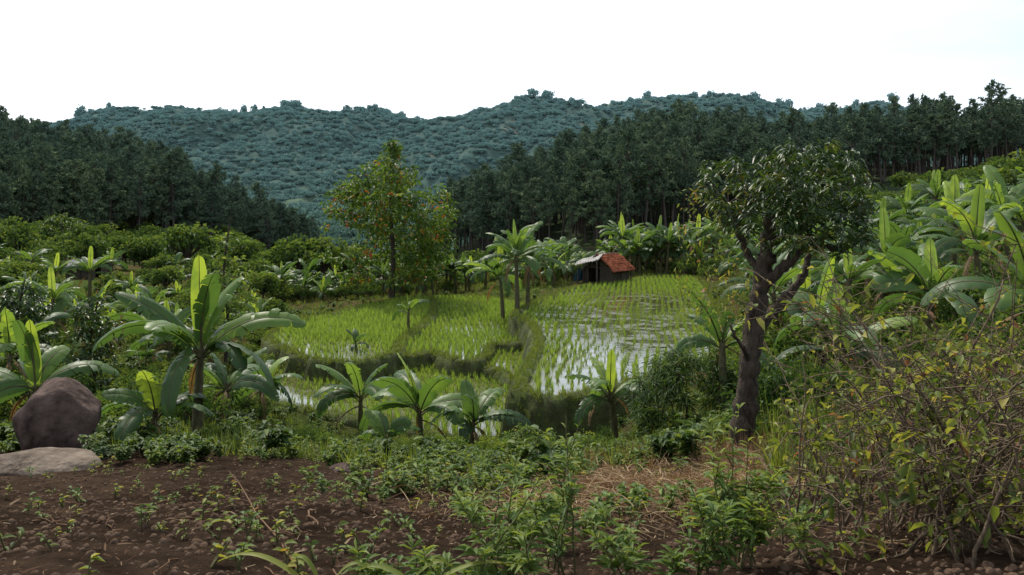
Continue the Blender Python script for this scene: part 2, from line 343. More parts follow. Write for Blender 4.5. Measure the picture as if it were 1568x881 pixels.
def tuft(seed,mat,n=12,h=0.3,w=0.02,spread=0.5,base=0.04,name='tuft',droop=0.5):
    r=np.random.default_rng(seed); mb=MB()
    az=r.uniform(0,6.283,n); sp=r.uniform(0.05,1,n)*spread
    D=np.stack([np.cos(az)*sp,np.sin(az)*sp,np.ones(n)],1)
    B=np.stack([np.cos(az),np.sin(az),np.zeros(n)],1)*base*r.uniform(0,1,n)[:,None]; L=h*r.uniform(0.5,1.1,n)
    N=nrm(np.stack([np.cos(az+0.3),np.sin(az+0.3),np.full(n,-0.1)],1))
    leaves(mb,B,D,N,L,w,0,np.clip(r.normal(0.5,0.2,n),0,1),BL,droop*sp)
    return mb.obj(name,[mat],link=False)
def weed(seed,mat,n=14,h=0.25,ll=0.09,lw=0.45,name='weed',stems=4,tm=HI):
    r=np.random.default_rng(seed); mb=MB()
    for s_ in range(stems):
        az=r.uniform(0,6.283); sp=r.uniform(0.1,0.8); d=nrm(np.array([math.cos(az)*sp,math.sin(az)*sp,1])); hh=h*r.uniform(0.5,1)
        P=np.array([d*hh*t+np.array([0,0,-0.1*hh*t*t*sp]) for t in np.linspace(0,1,4)]); tube(mb,P,[0.006,0.005,0.004,0.002],4,1)
        k=n; t=r.uniform(0.25,1,k); B=d*hh*t[:,None]; a=r.uniform(0,6.283,k)
        D=np.stack([np.cos(a),np.sin(a),r.uniform(0,0.8,k)],1); l=ll*r.uniform(0.6,1.2,k)
        leaves(mb,B,D,np.array([0,0,1.])+r.normal(size=(k,3))*0.2,l,l*lw,0,np.clip(r.normal(0.5,0.22,k),0,1),tm,0.3)
    return mb.obj(name,[mat,M_gstem],link=False)
def banana(name,seed,stemH=2.0,n=9,LL=2.0,LW=0.55,spear=True,tear=0.5,link=True,loc=(0,0,0),dead=2,sps=0.75):
    r=np.random.default_rng(seed); mb=MB(); LW=LW*1.3
    ln=r.normal(size=2)*0.06*stemH
    sp=np.array([[ln[0]*t*t,ln[1]*t*t,stemH*t-0.1] for t in np.linspace(0,1,6)]); rb=0.05+0.035*stemH
    tube(mb,sp,np.linspace(rb,rb*0.55,6),10,1); top=sp[-1]
    def leaf(az,el,L,W,droop,tear,mat,val,roll=0):
        K=26; pet=0.12; ts=np.linspace(0,1,K+1); e=el-droop*ts**1.3
        azs=az+0.2*r.normal()*ts
        T=np.stack([np.cos(azs)*np.cos(e),np.sin(azs)*np.cos(e),np.sin(e)],1)
        P=top+np.concatenate([[[0,0,0]],np.cumsum(T[:-1]*L/K,0)])-np.array([0,0,r.uniform(0.05,0.3)*min(1,stemH)])
        S=np.stack([-np.sin(azs),np.cos(azs),np.full(K+1,0.0)],1); Nn=np.cross(T,S); Nn*=np.where(Nn[:,2:3]<0,-1,1)
        if roll: S,Nn=S*math.cos(roll)+Nn*math.sin(roll),Nn*math.cos(roll)-S*math.sin(roll)
        s_=np.clip((ts-pet)/(1-pet),0,1); w=W*0.5*(np.clip(s_*(1-s_)*4,0,1)**0.42)*(1-0.2*s_)
        tube(mb,P,np.linspace(0.024,0.006,K+1)*(0.5+0.5*min(1,L/1.6)),4,1,0.8)
        k0=int(pet*K)
        for side in (-1,1):
            k=k0
            while k<K:
                g=K-k if tear<=0 else int(min(K-k,max(1,r.geometric(min(0.95,tear*0.5)))))
                idx=np.arange(k,k+g+1)
                b1=0.25+r.normal()*0.08; b2=-0.35-(r.uniform(0,1.2)*tear if tear>0 else 0.0)
                m=len(idx); inn=P[idx]; sh=np.zeros(m)
                if tear>0: gp=0.2*tear*r.uniform(0.2,1.8); sh[0]=gp; sh[-1]-=gp
                fw=T[idx]*(w[idx]*0.18)[:,None]; step=L/K; wl=w[idx]*(1+(r.uniform(-0.18,0.05) if tear>0 else 0))
                mid=inn+side*S[idx]*(wl*0.5*math.cos(b1))[:,None]+Nn[idx]*(wl*0.5*math.sin(b1))[:,None]+fw+T[idx]*(sh*0.5*step)[:,None]
                out=mid+side*S[idx]*(wl*0.5*math.cos(b2))[:,None]+Nn[idx]*(wl*0.5*math.sin(b2))[:,None]+fw+T[idx]*(sh*step)[:,None]
                rip=0.014*np.sin(np.arange(m)*2.2+r.uniform(0,6)); out[:,2]+=rip
                v=np.concatenate([inn,mid,out]); ii=np.arange(m-1)
                f=np.concatenate([np.stack([ii,ii+1,ii+1+m,ii+m],1),np.stack([ii+m,ii+1+m,ii+1+2*m,ii+2*m],1)])
                if side>0: f=f[:,::-1]
                mb.add(v,[f],mat,np.clip(val+r.normal()*0.05,0,1)); k+=g
    a0=r.uniform(0,6.283)
    for i in range(n):
        t=i/max(1,n-1); az=a0+i*2.4+r.normal()*0.35
        leaf(az,1.3-0.8*t+r.normal()*0.14,LL*r.uniform(0.7,1.1)*(0.9+0.1*t),LW*r.uniform(0.75,1.1),0.6+1.0*t+r.uniform(-0.1,0.7),tear*r.uniform(0.4,1.7),0,np.clip(0.62-0.35*t+r.normal()*0.15,0,1),r.normal()*0.5)
    if spear: leaf(r.uniform(0,6.28) if sps<0.8 else -1.5,1.5,LL*sps,LW*0.62,0.08,0,0,0.84 if sps<0.8 else 1.0,r.uniform(-0.6,0.6) if sps<0.8 else 0.1)
    for i in range(dead): leaf(r.uniform(0,6.283),-0.3,LL*0.6,LW*0.35,1.4,0.9,2,0.4)
    return mb.obj(name,[M_ban,M_banstem,M_dry],link=link,loc=loc)

# ---------------- forests ----------------
pv=[pine(100+i) for i in range(8)]
def forest(name,k,px0,px1,d0,d1,hmin,hmax,cond):
    x,y,px=samp(k,px0,px1,d0,d1); m=cond(px,y); x,y,px=x[m],y[m],px[m]
    P=onground(x,y,-0.5); h=rng.uniform(hmin,hmax,len(x))*np.where(rng.uniform(size=len(x))<0.15,1.2,1); w=h*rng.uniform(0.8,1.4,len(x))
    return scatter(name,P,zrot(len(x),0.04),np.stack([w,w,h],1),pv)
def rline(px): return np.interp(px,[600,680,740,900,1100,1250,1568,1900],[330,225,165,145,165,190,205,205])
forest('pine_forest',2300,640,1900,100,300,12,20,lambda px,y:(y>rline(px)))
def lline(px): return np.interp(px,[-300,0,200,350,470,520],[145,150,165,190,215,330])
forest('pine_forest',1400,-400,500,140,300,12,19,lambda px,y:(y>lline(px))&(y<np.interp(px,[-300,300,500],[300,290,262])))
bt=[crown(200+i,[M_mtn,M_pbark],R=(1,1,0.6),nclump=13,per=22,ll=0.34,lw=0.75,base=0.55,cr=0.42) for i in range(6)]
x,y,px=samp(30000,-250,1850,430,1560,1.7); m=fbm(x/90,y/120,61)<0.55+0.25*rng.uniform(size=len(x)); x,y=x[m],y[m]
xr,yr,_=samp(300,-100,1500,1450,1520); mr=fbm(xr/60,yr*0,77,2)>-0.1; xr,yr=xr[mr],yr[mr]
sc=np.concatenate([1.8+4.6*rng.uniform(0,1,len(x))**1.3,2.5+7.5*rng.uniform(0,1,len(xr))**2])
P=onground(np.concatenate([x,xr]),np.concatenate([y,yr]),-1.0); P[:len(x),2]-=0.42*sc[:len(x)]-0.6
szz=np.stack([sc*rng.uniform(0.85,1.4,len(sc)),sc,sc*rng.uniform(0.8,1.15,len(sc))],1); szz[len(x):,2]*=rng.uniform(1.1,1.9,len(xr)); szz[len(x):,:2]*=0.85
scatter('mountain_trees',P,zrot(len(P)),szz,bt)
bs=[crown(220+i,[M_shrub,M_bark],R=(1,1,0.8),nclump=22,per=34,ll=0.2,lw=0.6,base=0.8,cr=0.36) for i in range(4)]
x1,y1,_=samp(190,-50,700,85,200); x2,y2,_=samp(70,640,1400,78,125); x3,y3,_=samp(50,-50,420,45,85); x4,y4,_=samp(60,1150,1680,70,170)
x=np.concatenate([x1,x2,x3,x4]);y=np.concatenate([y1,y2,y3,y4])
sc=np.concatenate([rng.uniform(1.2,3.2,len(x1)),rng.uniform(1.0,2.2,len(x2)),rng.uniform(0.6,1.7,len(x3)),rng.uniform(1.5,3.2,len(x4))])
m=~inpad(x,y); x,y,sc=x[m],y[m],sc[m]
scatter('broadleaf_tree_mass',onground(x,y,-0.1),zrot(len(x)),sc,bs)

# ---------------- paddies ----------------
def water_mat():
    m,nt,out=newmat('paddy_water'); N=nt.nodes.new; L=nt.links.new
    ge=N('ShaderNodeNewGeometry'); no=N('ShaderNodeTexNoise'); no.inputs['Scale'].default_value=1.2; no.inputs['Detail'].default_value=6; L(ge.outputs['Position'],no.inputs['Vector'])
    r=ramp(nt,[(0.4,(0.06,0.07,0.022)),(0.65,(0.10,0.10,0.04))]); L(no.outputs['Fac'],r.inputs[0])
    p=N('ShaderNodeBsdfPrincipled'); L(r.outputs[0],p.inputs['Base Color']); p.inputs['IOR'].default_value=1.4; p.inputs['Specular IOR Level'].default_value=1.0
    rr=ramp(nt,[(0.45,(0.03,)*3),(0.62,(0.2,)*3)]); L(no.outputs['Fac'],rr.inputs[0]); L(rr.outputs[0],p.inputs['Roughness'])
    bu=N('ShaderNodeBump'); bu.inputs['Strength'].default_value=0.05; bu.inputs['Distance'].default_value=0.05; n2=N('ShaderNodeTexNoise'); n2.inputs['Scale'].default_value=6; L(ge.outputs['Position'],n2.inputs['Vector']); L(n2.outputs['Fac'],bu.inputs['Height']); L(bu.outputs[0],p.inputs['Normal'])
    L(p.outputs[0],out.inputs[0]); return m
M_water=water_mat(); M_bund=rough_mat('bund_earth',(0.035,0.034,0.016),(0.07,0.095,0.026),3,0.95,0.6)
bx=[];rx=[];bs_=[]
for nm,pz,w in PW:
    mb=MB(); m=len(w)
    mb.add(np.c_[w,np.full(m,pz-0.02)],[np.arange(m)[None]],0)
    t=np.roll(w,-1,0)-np.roll(w,1,0); t=nrm(t); no=np.stack([t[:,1],-t[:,0]],1)
    prof=[(-0.22,-0.10),(-0.14,0.06),(0.08,0.10),(0.26,0.0),(0.36,-0.35),(0.5,-0.8),(0.8,-1.9)]
    wv_=0.10*rng.normal(size=(m,1))
    rings=[np.c_[w+no*(o+(wv_ if o>0.2 else 0)+0.04*rng.normal(size=(m,1))),pz+h+0.03*rng.normal(size=m)] for o,h in prof]
    kk=len(prof); v=np.concatenate(rings); i=np.arange(kk-1)[:,None]*m; j=np.arange(m)[None]; j2=(j+1)%m
    mb.add(v,[np.stack([i+j,i+j2,i+m+j2,i+m+j],-1).reshape(-1,4)],1)
    mb.obj('rice_paddy',[M_water,M_bund])
    seg=np.linalg.norm(np.roll(w,-1,0)-w,axis=1); cnt=int(seg.sum()*58)
    ii=rng.choice(m,cnt,p=seg/seg.sum()); u=rng.uniform(size=cnt); c=w[ii]*(1-u)[:,None]+w[(ii+1)%m]*u[:,None]
    o=rng.uniform(-0.15,0.6,cnt); h=np.interp(o,[a for a,b in prof],[b for a,b in prof])
    bx.append(np.c_[c+no[ii]*o[:,None],pz+h-0.02]); bs_.append(np.where(o>0.28,rng.uniform(0.25,0.65,cnt),rng.uniform(0.4,0.9,cnt)))
    dirv={'A':(0.16,1),'B':(-0.45,1),'B2':(-0.12,1),'D':(0.05,1),'C':(-0.2,1)}[nm]
    d=np.array(dirv)/np.linalg.norm(dirv); s_=np.array([d[1],-d[0]])
    cen=w.mean(0); rs,ps={'A':(0.35,0.22)}.get(nm,(0.28,0.21))
    a,b=np.meshgrid(np.arange(-45,45,rs),np.arange(-45,45,ps)); a=a.ravel();b=b.ravel()
    wob=0.35*fbm(a/7+3,b/6,45,2)
    a=a+wob+rng.normal(size=len(a))*0.045; b=b+rng.normal(size=len(a))*0.06
    p=cen+a[:,None]*s_+b[:,None]*d
    inn=inside(w-no*0.25,p[:,0],p[:,1])
    for nm2,pz2,w2 in PW:
        if pz2>pz: inn&=~inside(w2,p[:,0],p[:,1])
    inn&=rng.uniform(size=len(p))>0.08+0.3*sstep(0.1,0.5,fbm(p[:,0]/1.5,p[:,1]/3,93))
    p=p[inn]; rx.append(np.c_[p,np.full(len(p),pz-0.02)])
R_=np.concatenate(rx)
rt=[tuft(300+i,M_rice,12,0.34,0.018,0.5,0.035,'rice_tuft') for i in range(4)]
lush=0.96+0.42*fbm(R_[:,0]/4,R_[:,1]/6,91)
upA=(R_[:,2]>-5.5)
pxr=CX+F*R_[:,0]/R_[:,1]
wet=upA*np.exp(-((pxr-975)/115)**2)*sstep(27,31,R_[:,1])*(1-sstep(50,58,R_[:,1]))
wet=np.maximum(wet,upA*0.55*np.exp(-((pxr-880)/60)**2)*(1-sstep(29,33,R_[:,1])))
wet=np.maximum(wet,(~upA)*np.exp(-((pxr-555)/45)**2)*np.exp(-((R_[:,1]-33)/3)**2))
wet=np.maximum(wet,(~upA)*np.exp(-((pxr-440)/40)**2)*np.exp(-((R_[:,1]-30)/3)**2))
wet=np.maximum(wet,(~upA)*0.8*np.exp(-((pxr-745)/30)**2)*np.exp(-((R_[:,1]-28)/4)**2))
sz=lush*(1.08-0.58*wet)*rng.uniform(0.75,1.25,len(R_))
keep=rng.uniform(size=len(R_))>0.22*wet; R_=R_[keep]; sz=sz[keep]
scatter('rice_plants',R_,zrot(len(R_),0.06),np.clip(sz,0.4,1.5),rt)
gt=[tuft(320+i,M_grass,16,0.32,0.014,0.9,0.08,'grass_tuft') for i in range(4)]
Bk=np.concatenate(bx); scatter('bund_grass',Bk,zrot(len(Bk),0.3),np.concatenate(bs_),gt)

# ---------------- ground cover ----------------
def cover(name,k,px0,px1,d0,d1,protos,s0,s1,power=1.0,mask=None,dz=0,tilt=0.1,low=0.65):
    x,y,px=samp(k,px0,px1,d0,d1,power); m=~inpad(x,y)
    if mask is not None: m&=mask(x,y,px)
    x,y,px=x[m],y[m],px[m]; s_=rng.uniform(s0,s1,len(x))
    s_*=np.where((px>380)&(px<1080)&(y<32)&(y>13),low,1.0)
    return scatter(name,onground(x,y,dz),zrot(len(x),tilt),s_,protos)
veg=lambda x,y,px:(rng.uniform(size=len(x))>soilmask(px,y,x))
def gpatch(x,y,px): return veg(x,y,px)&(fbm(x/2.5,y/2.5,89)>-0.35)
cover('meadow_grass',24000,-150,1720,10,80,gt,0.5,1.7,0.6,gpatch)
wv=[weed(340+i,M_weed,12,0.3,0.10,0.5) for i in range(4)]
wv2=[weed(350+i,M_shrub,16,0.5,0.13,0.55,stems=6) for i in range(3)]
def patch(x,y,px): return veg(x,y,px)&(fbm(x/3,y/3,87)>-0.2)
cover('undergrowth_weeds',6500,-150,1720,9,60,wv+wv2[:2],0.5,1.5,0.4,patch)
sb=[crown(360+i,[M_shrub,M_twig],R=(1,1,0.7),nclump=24,per=40,ll=0.15,lw=0.5,base=0.35,cr=0.33,name='shrub_variant') for i in range(3)]
sb+= [crown(366+i,[M_weed,M_twig],R=(1,1,0.7),nclump=20,per=36,ll=0.17,lw=0.45,base=0.3,cr=0.33,name='shrub_variant') for i in range(2)]
cover('shrub_thicket',120,-100,400,18,60,sb,0.35,1.0,0.5)
cover('shrub_thicket',28,430,1050,13.5,21,sb,0.35,0.6,1)
cover('shrub_thicket',120,1150,1700,12,60,sb,0.4,1.1,0.5)
cover('shrub_thicket',90,420,1130,62,80,sb,0.6,1.3,1)
tg=[tuft(380+i,M_grass,26,1.0,0.02,0.6,0.15,'tall_grass_tuft',0.8) for i in range(3)]
cover('tall_grass',1700,1180,1720,9,45,tg,0.5,1.2,0.5)
cover('tall_grass',200,850,1250,12.5,20,tg,0.35,0.7,0.5)

# ---------------- bananas ----------------
def gz(px,d): x,y=wxy(px,d); return (x,y,float(H(x,y)[0]))
HB=[ # px,depth,stem,n,LL,LW,spear,seed
 (302,16.5,2.0,13,2.4,0.52,1,1),(55,17,1.2,8,1.9,0.5,1,2),(235,15.5,0.8,8,1.6,0.45,0,3),(350,20,1.3,8,1.9,0.45,0,4),
 (645,21.0,1.2,9,2.3,0.6,0,5),(722,20.5,0.9,8,1.7,0.5,0,6),(552,23.5,1.3,8,2.2,0.5,0,7),(942,19.5,1.4,7,1.7,0.45,1,8),
 (1108,17,1.8,7,1.6,0.4,0,11),(1290,17,1.3,8,1.9,0.45,1,12),(1235,21,1.6,8,2.0,0.5,0,13),(1420,19,1.6,9,2.2,0.5,1,14),(1500,22,2.1,9,2.4,0.5,1,15),
 (1590,13,1.5,8,2.0,0.45,0,16),(1350,26,2.4,9,2.4,0.5,1,17),(1460,30,2.7,9,2.5,0.5,1,18),(1545,28,2.8,9,2.5,0.5,0,19),(1300,34,2.7,9,2.5,0.5,1,20),(10,22,1.6,8,1.9,0.5,1,21),(1190,26,2.2,8,2.1,0.45,0,22),(130,27,2.0,9,2.1,0.5,0,23),
 (590,19,0.4,6,1.2,0.4,0,24),(400,24,1.2,8,1.8,0.45,0,25)]
for px,d,sh,nn_,LL,LW,spr,sd in HB:
    banana('banana_plant',sd,sh,nn_,LL,LW,bool(spr),0.5,loc=gz(px,d),sps=0.88 if sd in (1,2) else 0.75)
for px,d,z,sh,sd in [(792,43,-5.15,3.0,31),(808,46,-5.15,2.6,32),(770,46,-6.1,2.6,35)]:
    x,y=wxy(px,d); banana('banana_plant',sd,sh,12,3.0,0.6,True,0.75,loc=(x,y,z))
x,y=wxy(625,41); banana('banana_plant',33,1.3,5,1.3,0.3,True,0.3,loc=(x,y,-6.0))
x,y=wxy(545,35); banana('banana_plant',34,0.5,6,1.0,0.28,False,0.3,loc=(x,y,-6.0),dead=0)
bv=[banana('banana_variant',400+i,[1.5,2.0,2.5,1.7,1.2,2.3][i],[9,10,11,8,8,10][i],2.2,0.46,i%2==0,[0.5,0.8,0.7,0.4,0.5,0.9][i],link=False) for i in range(6)]
gl=[]
def bg(k,px0,px1,d0,d1,s0,s1):
    x,y,px=samp(k,px0,px1,d0,d1); m=~inpad(x,y)&(fbm(x/6,y/6,33)>-0.3); x,y=x[m],y[m]; gl.append((onground(x,y),rng.uniform(s0,s1,len(x))))
bg(52,430,650,61,72,0.6,1.15); bg(64,650,900,60,76,0.6,1.2); bg(38,930,1100,70,80,1.0,1.5)
bg(60,-50,440,27,70,0.45,1.05); bg(50,-50,500,62,115,0.5,1.1); bg(64,1150,1680,24,50,0.7,1.15); bg(84,1050,1680,50,95,0.9,1.4); bg(40,600,1000,78,100,0.8,1.2)
P=np.concatenate([g[0] for g in gl]); S_=np.concatenate([g[1] for g in gl]); scatter('banana_grove',P,zrot(len(P),0.04),S_,bv)

# ---------------- skeleton trees ----------------
def skel(mb,nodes,targets,r,rmin=0.006,kr=0.02,sag=0.0,mat=1,sides=5):
    root=nodes[0][0]; targets=sorted(targets,key=lambda t:np.linalg.norm(t-root)); NP=[n_[0] for n_ in nodes]; NRr=[n_[1] for n_ in nodes]
    for t in targets:
        A=np.array(NP); dd=np.linalg.norm(A-t,axis=1); pen=np.where(A[:,2]>t[2]+0.1,0.4*np.linalg.norm(t-root),0)
        i=int(np.argmin(dd+pen)); p0=A[i]; L=dd[i]; r0=max(rmin,min(NRr[i]*0.75,kr*L+rmin))
        m1=p0+(t-p0)*0.35+r.normal(size=3)*0.08*L+np.array([0,0,0.08*L]); m2=p0+(t-p0)*0.7+r.normal(size=3)*0.08*L+np.array([0,0,0.06*L])
        Pp=np.array([p0,m1,m2,t]); rr=[r0,r0*0.8,r0*0.6,max(rmin*0.5,r0*0.4)]; tube(mb,Pp,rr,sides,mat)
        for a,b in zip([m1,m2,t],rr[1:]): NP.append(a); NRr.append(b)
    return
def smoothline(P,k=6):
    P=np.array(P,float); Q=np.vstack([2*P[0]-P[1],P,2*P[-1]-P[-2]]); o=[]
    for i in range(1,len(Q)-2):
        a,b,c,d=Q[i-1:i+3]
        for j in range(k):
            t=j/k; o.append(0.5*((2*b)+(-a+c)*t+(2*a-5*b+4*c-d)*t*t+(-a+3*b-3*c+d)*t**3))
    o.append(P[-1]); return np.array(o)
def place(px,row,d): x,y=wxy(px,d); return np.array([x,y,wz(row,d)])
r=np.random.default_rng(5); mb=MB(); base=np.array(gz(1135,12.0)); b0=base
def mp(px,row,dy=0): return place(px,row,12.0+dy)-b0
nodes=[]
def limb(P,r0,r1,sides=10):
    L=smoothline(P); L=L+r.normal(size=L.shape)*0.014; R=np.linspace(r0,r1,len(L))*(1+0.13*r.normal(size=len(L))); tube(mb,L,R,sides,1)
    for a,b in zip(L,R): nodes.append((a,b))
limb([mp(1133,712),mp(1138,650),mp(1146,590),mp(1150,540),mp(1158,480,0.1),mp(1168,430,0.1),mp(1172,390)],0.18,0.12,14)
limb([mp(1170,410),mp(1176,360,0.1),mp(1182,320,-0.1),mp(1190,285)],0.11,0.05)
limb([mp(1165,440),mp(1200,410,-0.2),mp(1225,385,-0.3),mp(1255,378,-0.4),mp(1290,382,-0.3)],0.09,0.04)
limb([mp(1152,520),mp(1190,470,0.3),mp(1225,430,0.5),mp(1240,390,0.6)],0.085,0.045)
limb([mp(1168,425),mp(1145,390,0.3),mp(1130,350,0.2),mp(1118,310)],0.065,0.03)
limb([mp(1150,560),mp(1135,530,-0.3),mp(1120,500,-0.5)],0.05,0.02)
tg_=[]
while len(tg_)<260:
    px=r.uniform(1080,1340); d=r.uniform(-1.3,1.3); e=((px-1205)/132)**2+(d/1.35)**2
    if e>1: continue
    topr=np.interp(px,[1080,1120,1150,1190,1230,1270,1310,1340],[262,245,262,232,238,228,252,285])+r.normal()*7; row=topr+r.uniform(0,1)**1.15*np.interp(px,[1085,1130,1200,1260,1340],[70,120,135,165,120])
    if fbm(np.array([px/22.]),np.array([row/22.+d]),3,2)[0]<0.0: continue
    tg_.append(mp(px,row,d))
skel(mb,nodes,tg_,r,0.005,0.03)
B=[];D=[];V=[]
for t in tg_:
    k=r.integers(11,24); o=rdir(k,r); o[:,2]=np.abs(o[:,2])*0.6-0.25; B.append(t+o*0.03+r.normal(size=(k,3))*0.045); D.append(o); V.append(np.clip(r.normal(0.45,0.22)+r.normal(size=k)*0.15,0,1))
B=np.concatenate(B);D=np.concatenate(D);V=np.concatenate(V); l=r.uniform(0.10,0.2,len(B))
leaves(mb,B,D,np.array([0,0,1.])+r.normal(size=(len(B),3))*0.35,l,l*0.27,0,V,HI,0.55)
tw=[mp(r.uniform(1040,1150),r.uniform(290,500),r.uniform(-0.6,0.4)) for _ in range(95)]
skel(mb,nodes,tw,r,0.0035,0.014,sides=4)
tw=np.array(tw); k=len(tw)*4; B=np.repeat(tw,4,0)+r.normal(size=(k,3))*0.06
leaves(mb,B,rdir(k,r),rdir(k,r),r.uniform(0.05,0.1,k),0.035,2,r.uniform(0.2,1,k),HI,0.4)
mb.obj('mango_tree',[M_mango,M_bark,M_yel],loc=tuple(b0))
def bigtree(name,px,d,rowtop,halfw,mat,seed,ntar,leaf,nl,prof,trunk_r,leafw=0.5,hole=-0.2):
    r=np.random.default_rng(seed); mb=MB(); b=np.array(gz(px,d))
    topz=wz(rowtop,d)-b[2]; hw=halfw/F*d; nodes=[]
    L=smoothline([[0,0,-0.2],[0.1,0,topz*0.3],[-0.1,0.1,topz*0.6],[0.12,0,topz*0.85],[0.2,0,topz*0.97]]); R=np.linspace(trunk_r,0.02,len(L)); tube(mb,L,R,8,1)
    for a,c in zip(L,R): nodes.append((a,c))
    T=[]
    while len(T)<ntar:
        t=r.uniform(prof[0][0],1.0); w_=np.interp(t,[p[0] for p in prof],[p[1] for p in prof])
        if r.uniform()>w_**1.3+0.05: continue
        w_*=hw; a=r.uniform(0,6.283); q_=math.sqrt(r.uniform(0.03,1))*w_*(0.88+0.12*math.sin(3*a+9*t))
        p=np.array([math.cos(a)*q_+0.15*t,math.sin(a)*q_,t*topz])
        if fbm(np.array([p[0]/(hw*0.3)+5]),np.array([p[2]/(hw*0.3)+p[1]*0.3]),seed,2)[0]<hole: continue
        T.append(p)
    skel(mb,nodes,T,r,0.01,0.02,sides=4)
    T=np.array(T); k=nl*len(T); B=np.repeat(T,nl,0); o=rdir(k,r); o[:,2]*=0.6; B=B+o*leaf*0.7*r.uniform(0.2,1.5,(k,1)); l=leaf*r.uniform(0.6,1.25,k)
    V=np.clip(np.repeat(r.normal(0.45,0.17,len(T)),nl)+r.normal(size=k)*0.14,0,1)
    leaves(mb,B,o,np.array([0,0,1.])+r.normal(size=(k,3))*0.5,l,l*leafw,0,V,HI,0.35)
    return mb.obj(name,[mat,M_bark],loc=tuple(b))
bigtree('tropical_almond_tree',600,56,218,118,M_almond,11,700,0.36,11,[(0.14,0.78),(0.25,0.95),(0.45,1.0),(0.66,0.97),(0.77,0.8),(0.85,0.55),(0.91,0.22),(1,0.08)],0.22,0.5,-0.08)
bigtree('young_tree',345,33,325,42,M_weed,12,80,0.24,9,[(0.2,1.0),(0.5,1.0),(0.75,0.55),(1,0.15)],0.08)
bigtree('round_tree',95,125,330,48,M_shrub,15,200,0.6,10,[(0.3,0.8),(0.5,1.0),(0.8,0.8),(1,0.3)],0.2)
bigtree('round_tree',1200,45,335,60,M_shrub,16,160,0.3,9,[(0.2,0.8),(0.5,1.0),(0.8,0.8),(1,0.3)],0.12)
bigtree('dark_leaf_shrub',140,24,455,45,M_mango,17,150,0.2,9,[(0.1,0.8),(0.5,1.0),(0.8,0.8),(1,0.3)],0.06)
bigtree('dark_leaf_shrub',28,26,425,45,M_mango,18,150,0.2,9,[(0.1,0.8),(0.5,1.0),(0.8,0.8),(1,0.3)],0.06)
bigtree('bamboo_shrub',1045,17.5,540,90,M_shrub,19,460,0.17,14,[(0.0,0.95),(0.5,1.0),(0.8,0.85),(1,0.4)],0.03,0.18,-0.3)
bigtree('bamboo_shrub',800,14.5,655,50,M_weed,20,130,0.11,10,[(0.05,0.9),(0.5,1.0),(0.8,0.8),(1,0.3)],0.02,0.3)

# ---------------- rocks ----------------
def rock(name,loc,dim,seed,mat,cuts=14,rot=0,sub=5,link=True):
    import bmesh
    r=np.random.default_rng(seed); bm=bmesh.new(); bmesh.ops.create_icosphere(bm,subdivisions=sub,radius=1)
    N_=rdir(cuts,r); dd=r.uniform(0.74,0.98,cuts)
    for v in bm.verts:
        p=np.array(v.co); c=N_@p; kk=np.where(c>0.05,dd/np.maximum(c,0.05),9); kk=np.append(kk,1.0); k=-math.log(np.exp(-kk*34).sum())/34
        s_=k*(1+0.06*float(fbm(np.array([p[0]*4+seed]),np.array([p[1]*4+p[2]*3]),seed,5)[0])+0.08*float(fbm(np.array([p[2]*1.8]),np.array([p[0]*1.8+p[1]]),seed+3,3)[0]))
        v.co=Vector(p*s_*np.array(dim)/2)
    me=bpy.data.meshes.new(name); bm.to_mesh(me); bm.free(); me.materials.append(mat)
    for p in me.polygons: p.use_smooth=True
    o=bpy.data.objects.new(name,me); o.location=loc; o.rotation_euler=(0,0,rot)
    if link: scene.collection.objects.link(o)
    return o
M_rock=rough_mat('boulder_stone',(0.03,0.021,0.018),(0.13,0.095,0.08),3.2,0.95,1.0,spec=0.05,bscale=7)
M_rock2=rough_mat('slab_stone',(0.07,0.055,0.042),(0.22,0.18,0.14),3,0.95,0.9,spec=0.05,bscale=12)
g=gz(92,13); rock('boulder',(g[0],g[1],g[2]+0.60),(1.38,1.2,1.6),3,M_rock,13)
g=gz(70,11.3); rock('stone_slab',(g[0]-0.15,g[1],g[2]+0.06),(1.9,1.1,0.5),8,M_rock2,10,0.1)
g=gz(152,12.4); rock('small_stone',(g[0],g[1],g[2]+0.10),(0.28,0.27,0.3),9,M_rock2,10)
g=gz(530,11.5); rock('small_stone',(g[0],g[1],g[2]+0.02),(0.5,0.4,0.14),10,M_rock,10)
M_clod=rough_mat('soil_clod',(0.055,0.037,0.026),(0.14,0.097,0.067),20,spec=0.0)
clv=[rock('clod',(0,0,0),(0.07,0.06,0.05),30+i,M_clod,8,0,2,False) for i in range(4)]
x,y,px=samp(19000,-200,1600,2.6,13,0.8); m=rng.uniform(size=len(x))<soilmask(px,y,x); x,y=x[m],y[m]
scatter('soil_clods',onground(x,y,-0.005),zrot(len(x),1.0),0.14+rng.uniform(0,1,len(x))**4*0.9,clv)

# ---------------- foreground ----------------
sd=[weed(500+i,M_weed if i%2 else M_yel,4,0.15,0.06,0.45,'seedling',stems=2) for i in range(5)]
x,y,px=samp(300,-100,1100,3.4,13.5,1.0); scatter('seedling_patch',onground(x,y),zrot(len(x),0.1),rng.uniform(0.5,1.25,len(x)),sd)
yw=[weed(510+i,M_yel,7,0.3,0.07,0.5,'weed',stems=3) for i in range(3)]
def blob(pts):
    X_=[];Y_=[]
    for px,d,rad,c in pts:
        x0,y0=wxy(px,d); X_.append(x0+rng.normal(size=c)*rad); Y_.append(y0+rng.normal(size=c)*rad)
    return np.concatenate(X_),np.concatenate(Y_)
x,y=blob([(640,9,0.5,26),(750,9.5,0.6,38),(560,10.5,0.4,14),(880,11,0.5,14),(1000,11.5,0.5,14),(700,12.8,1.2,70),(450,13.5,0.9,40),(820,13,1.0,70),(830,6.0,0.6,12),(1200,6.5,0.7,20),(1150,8,0.6,14)])
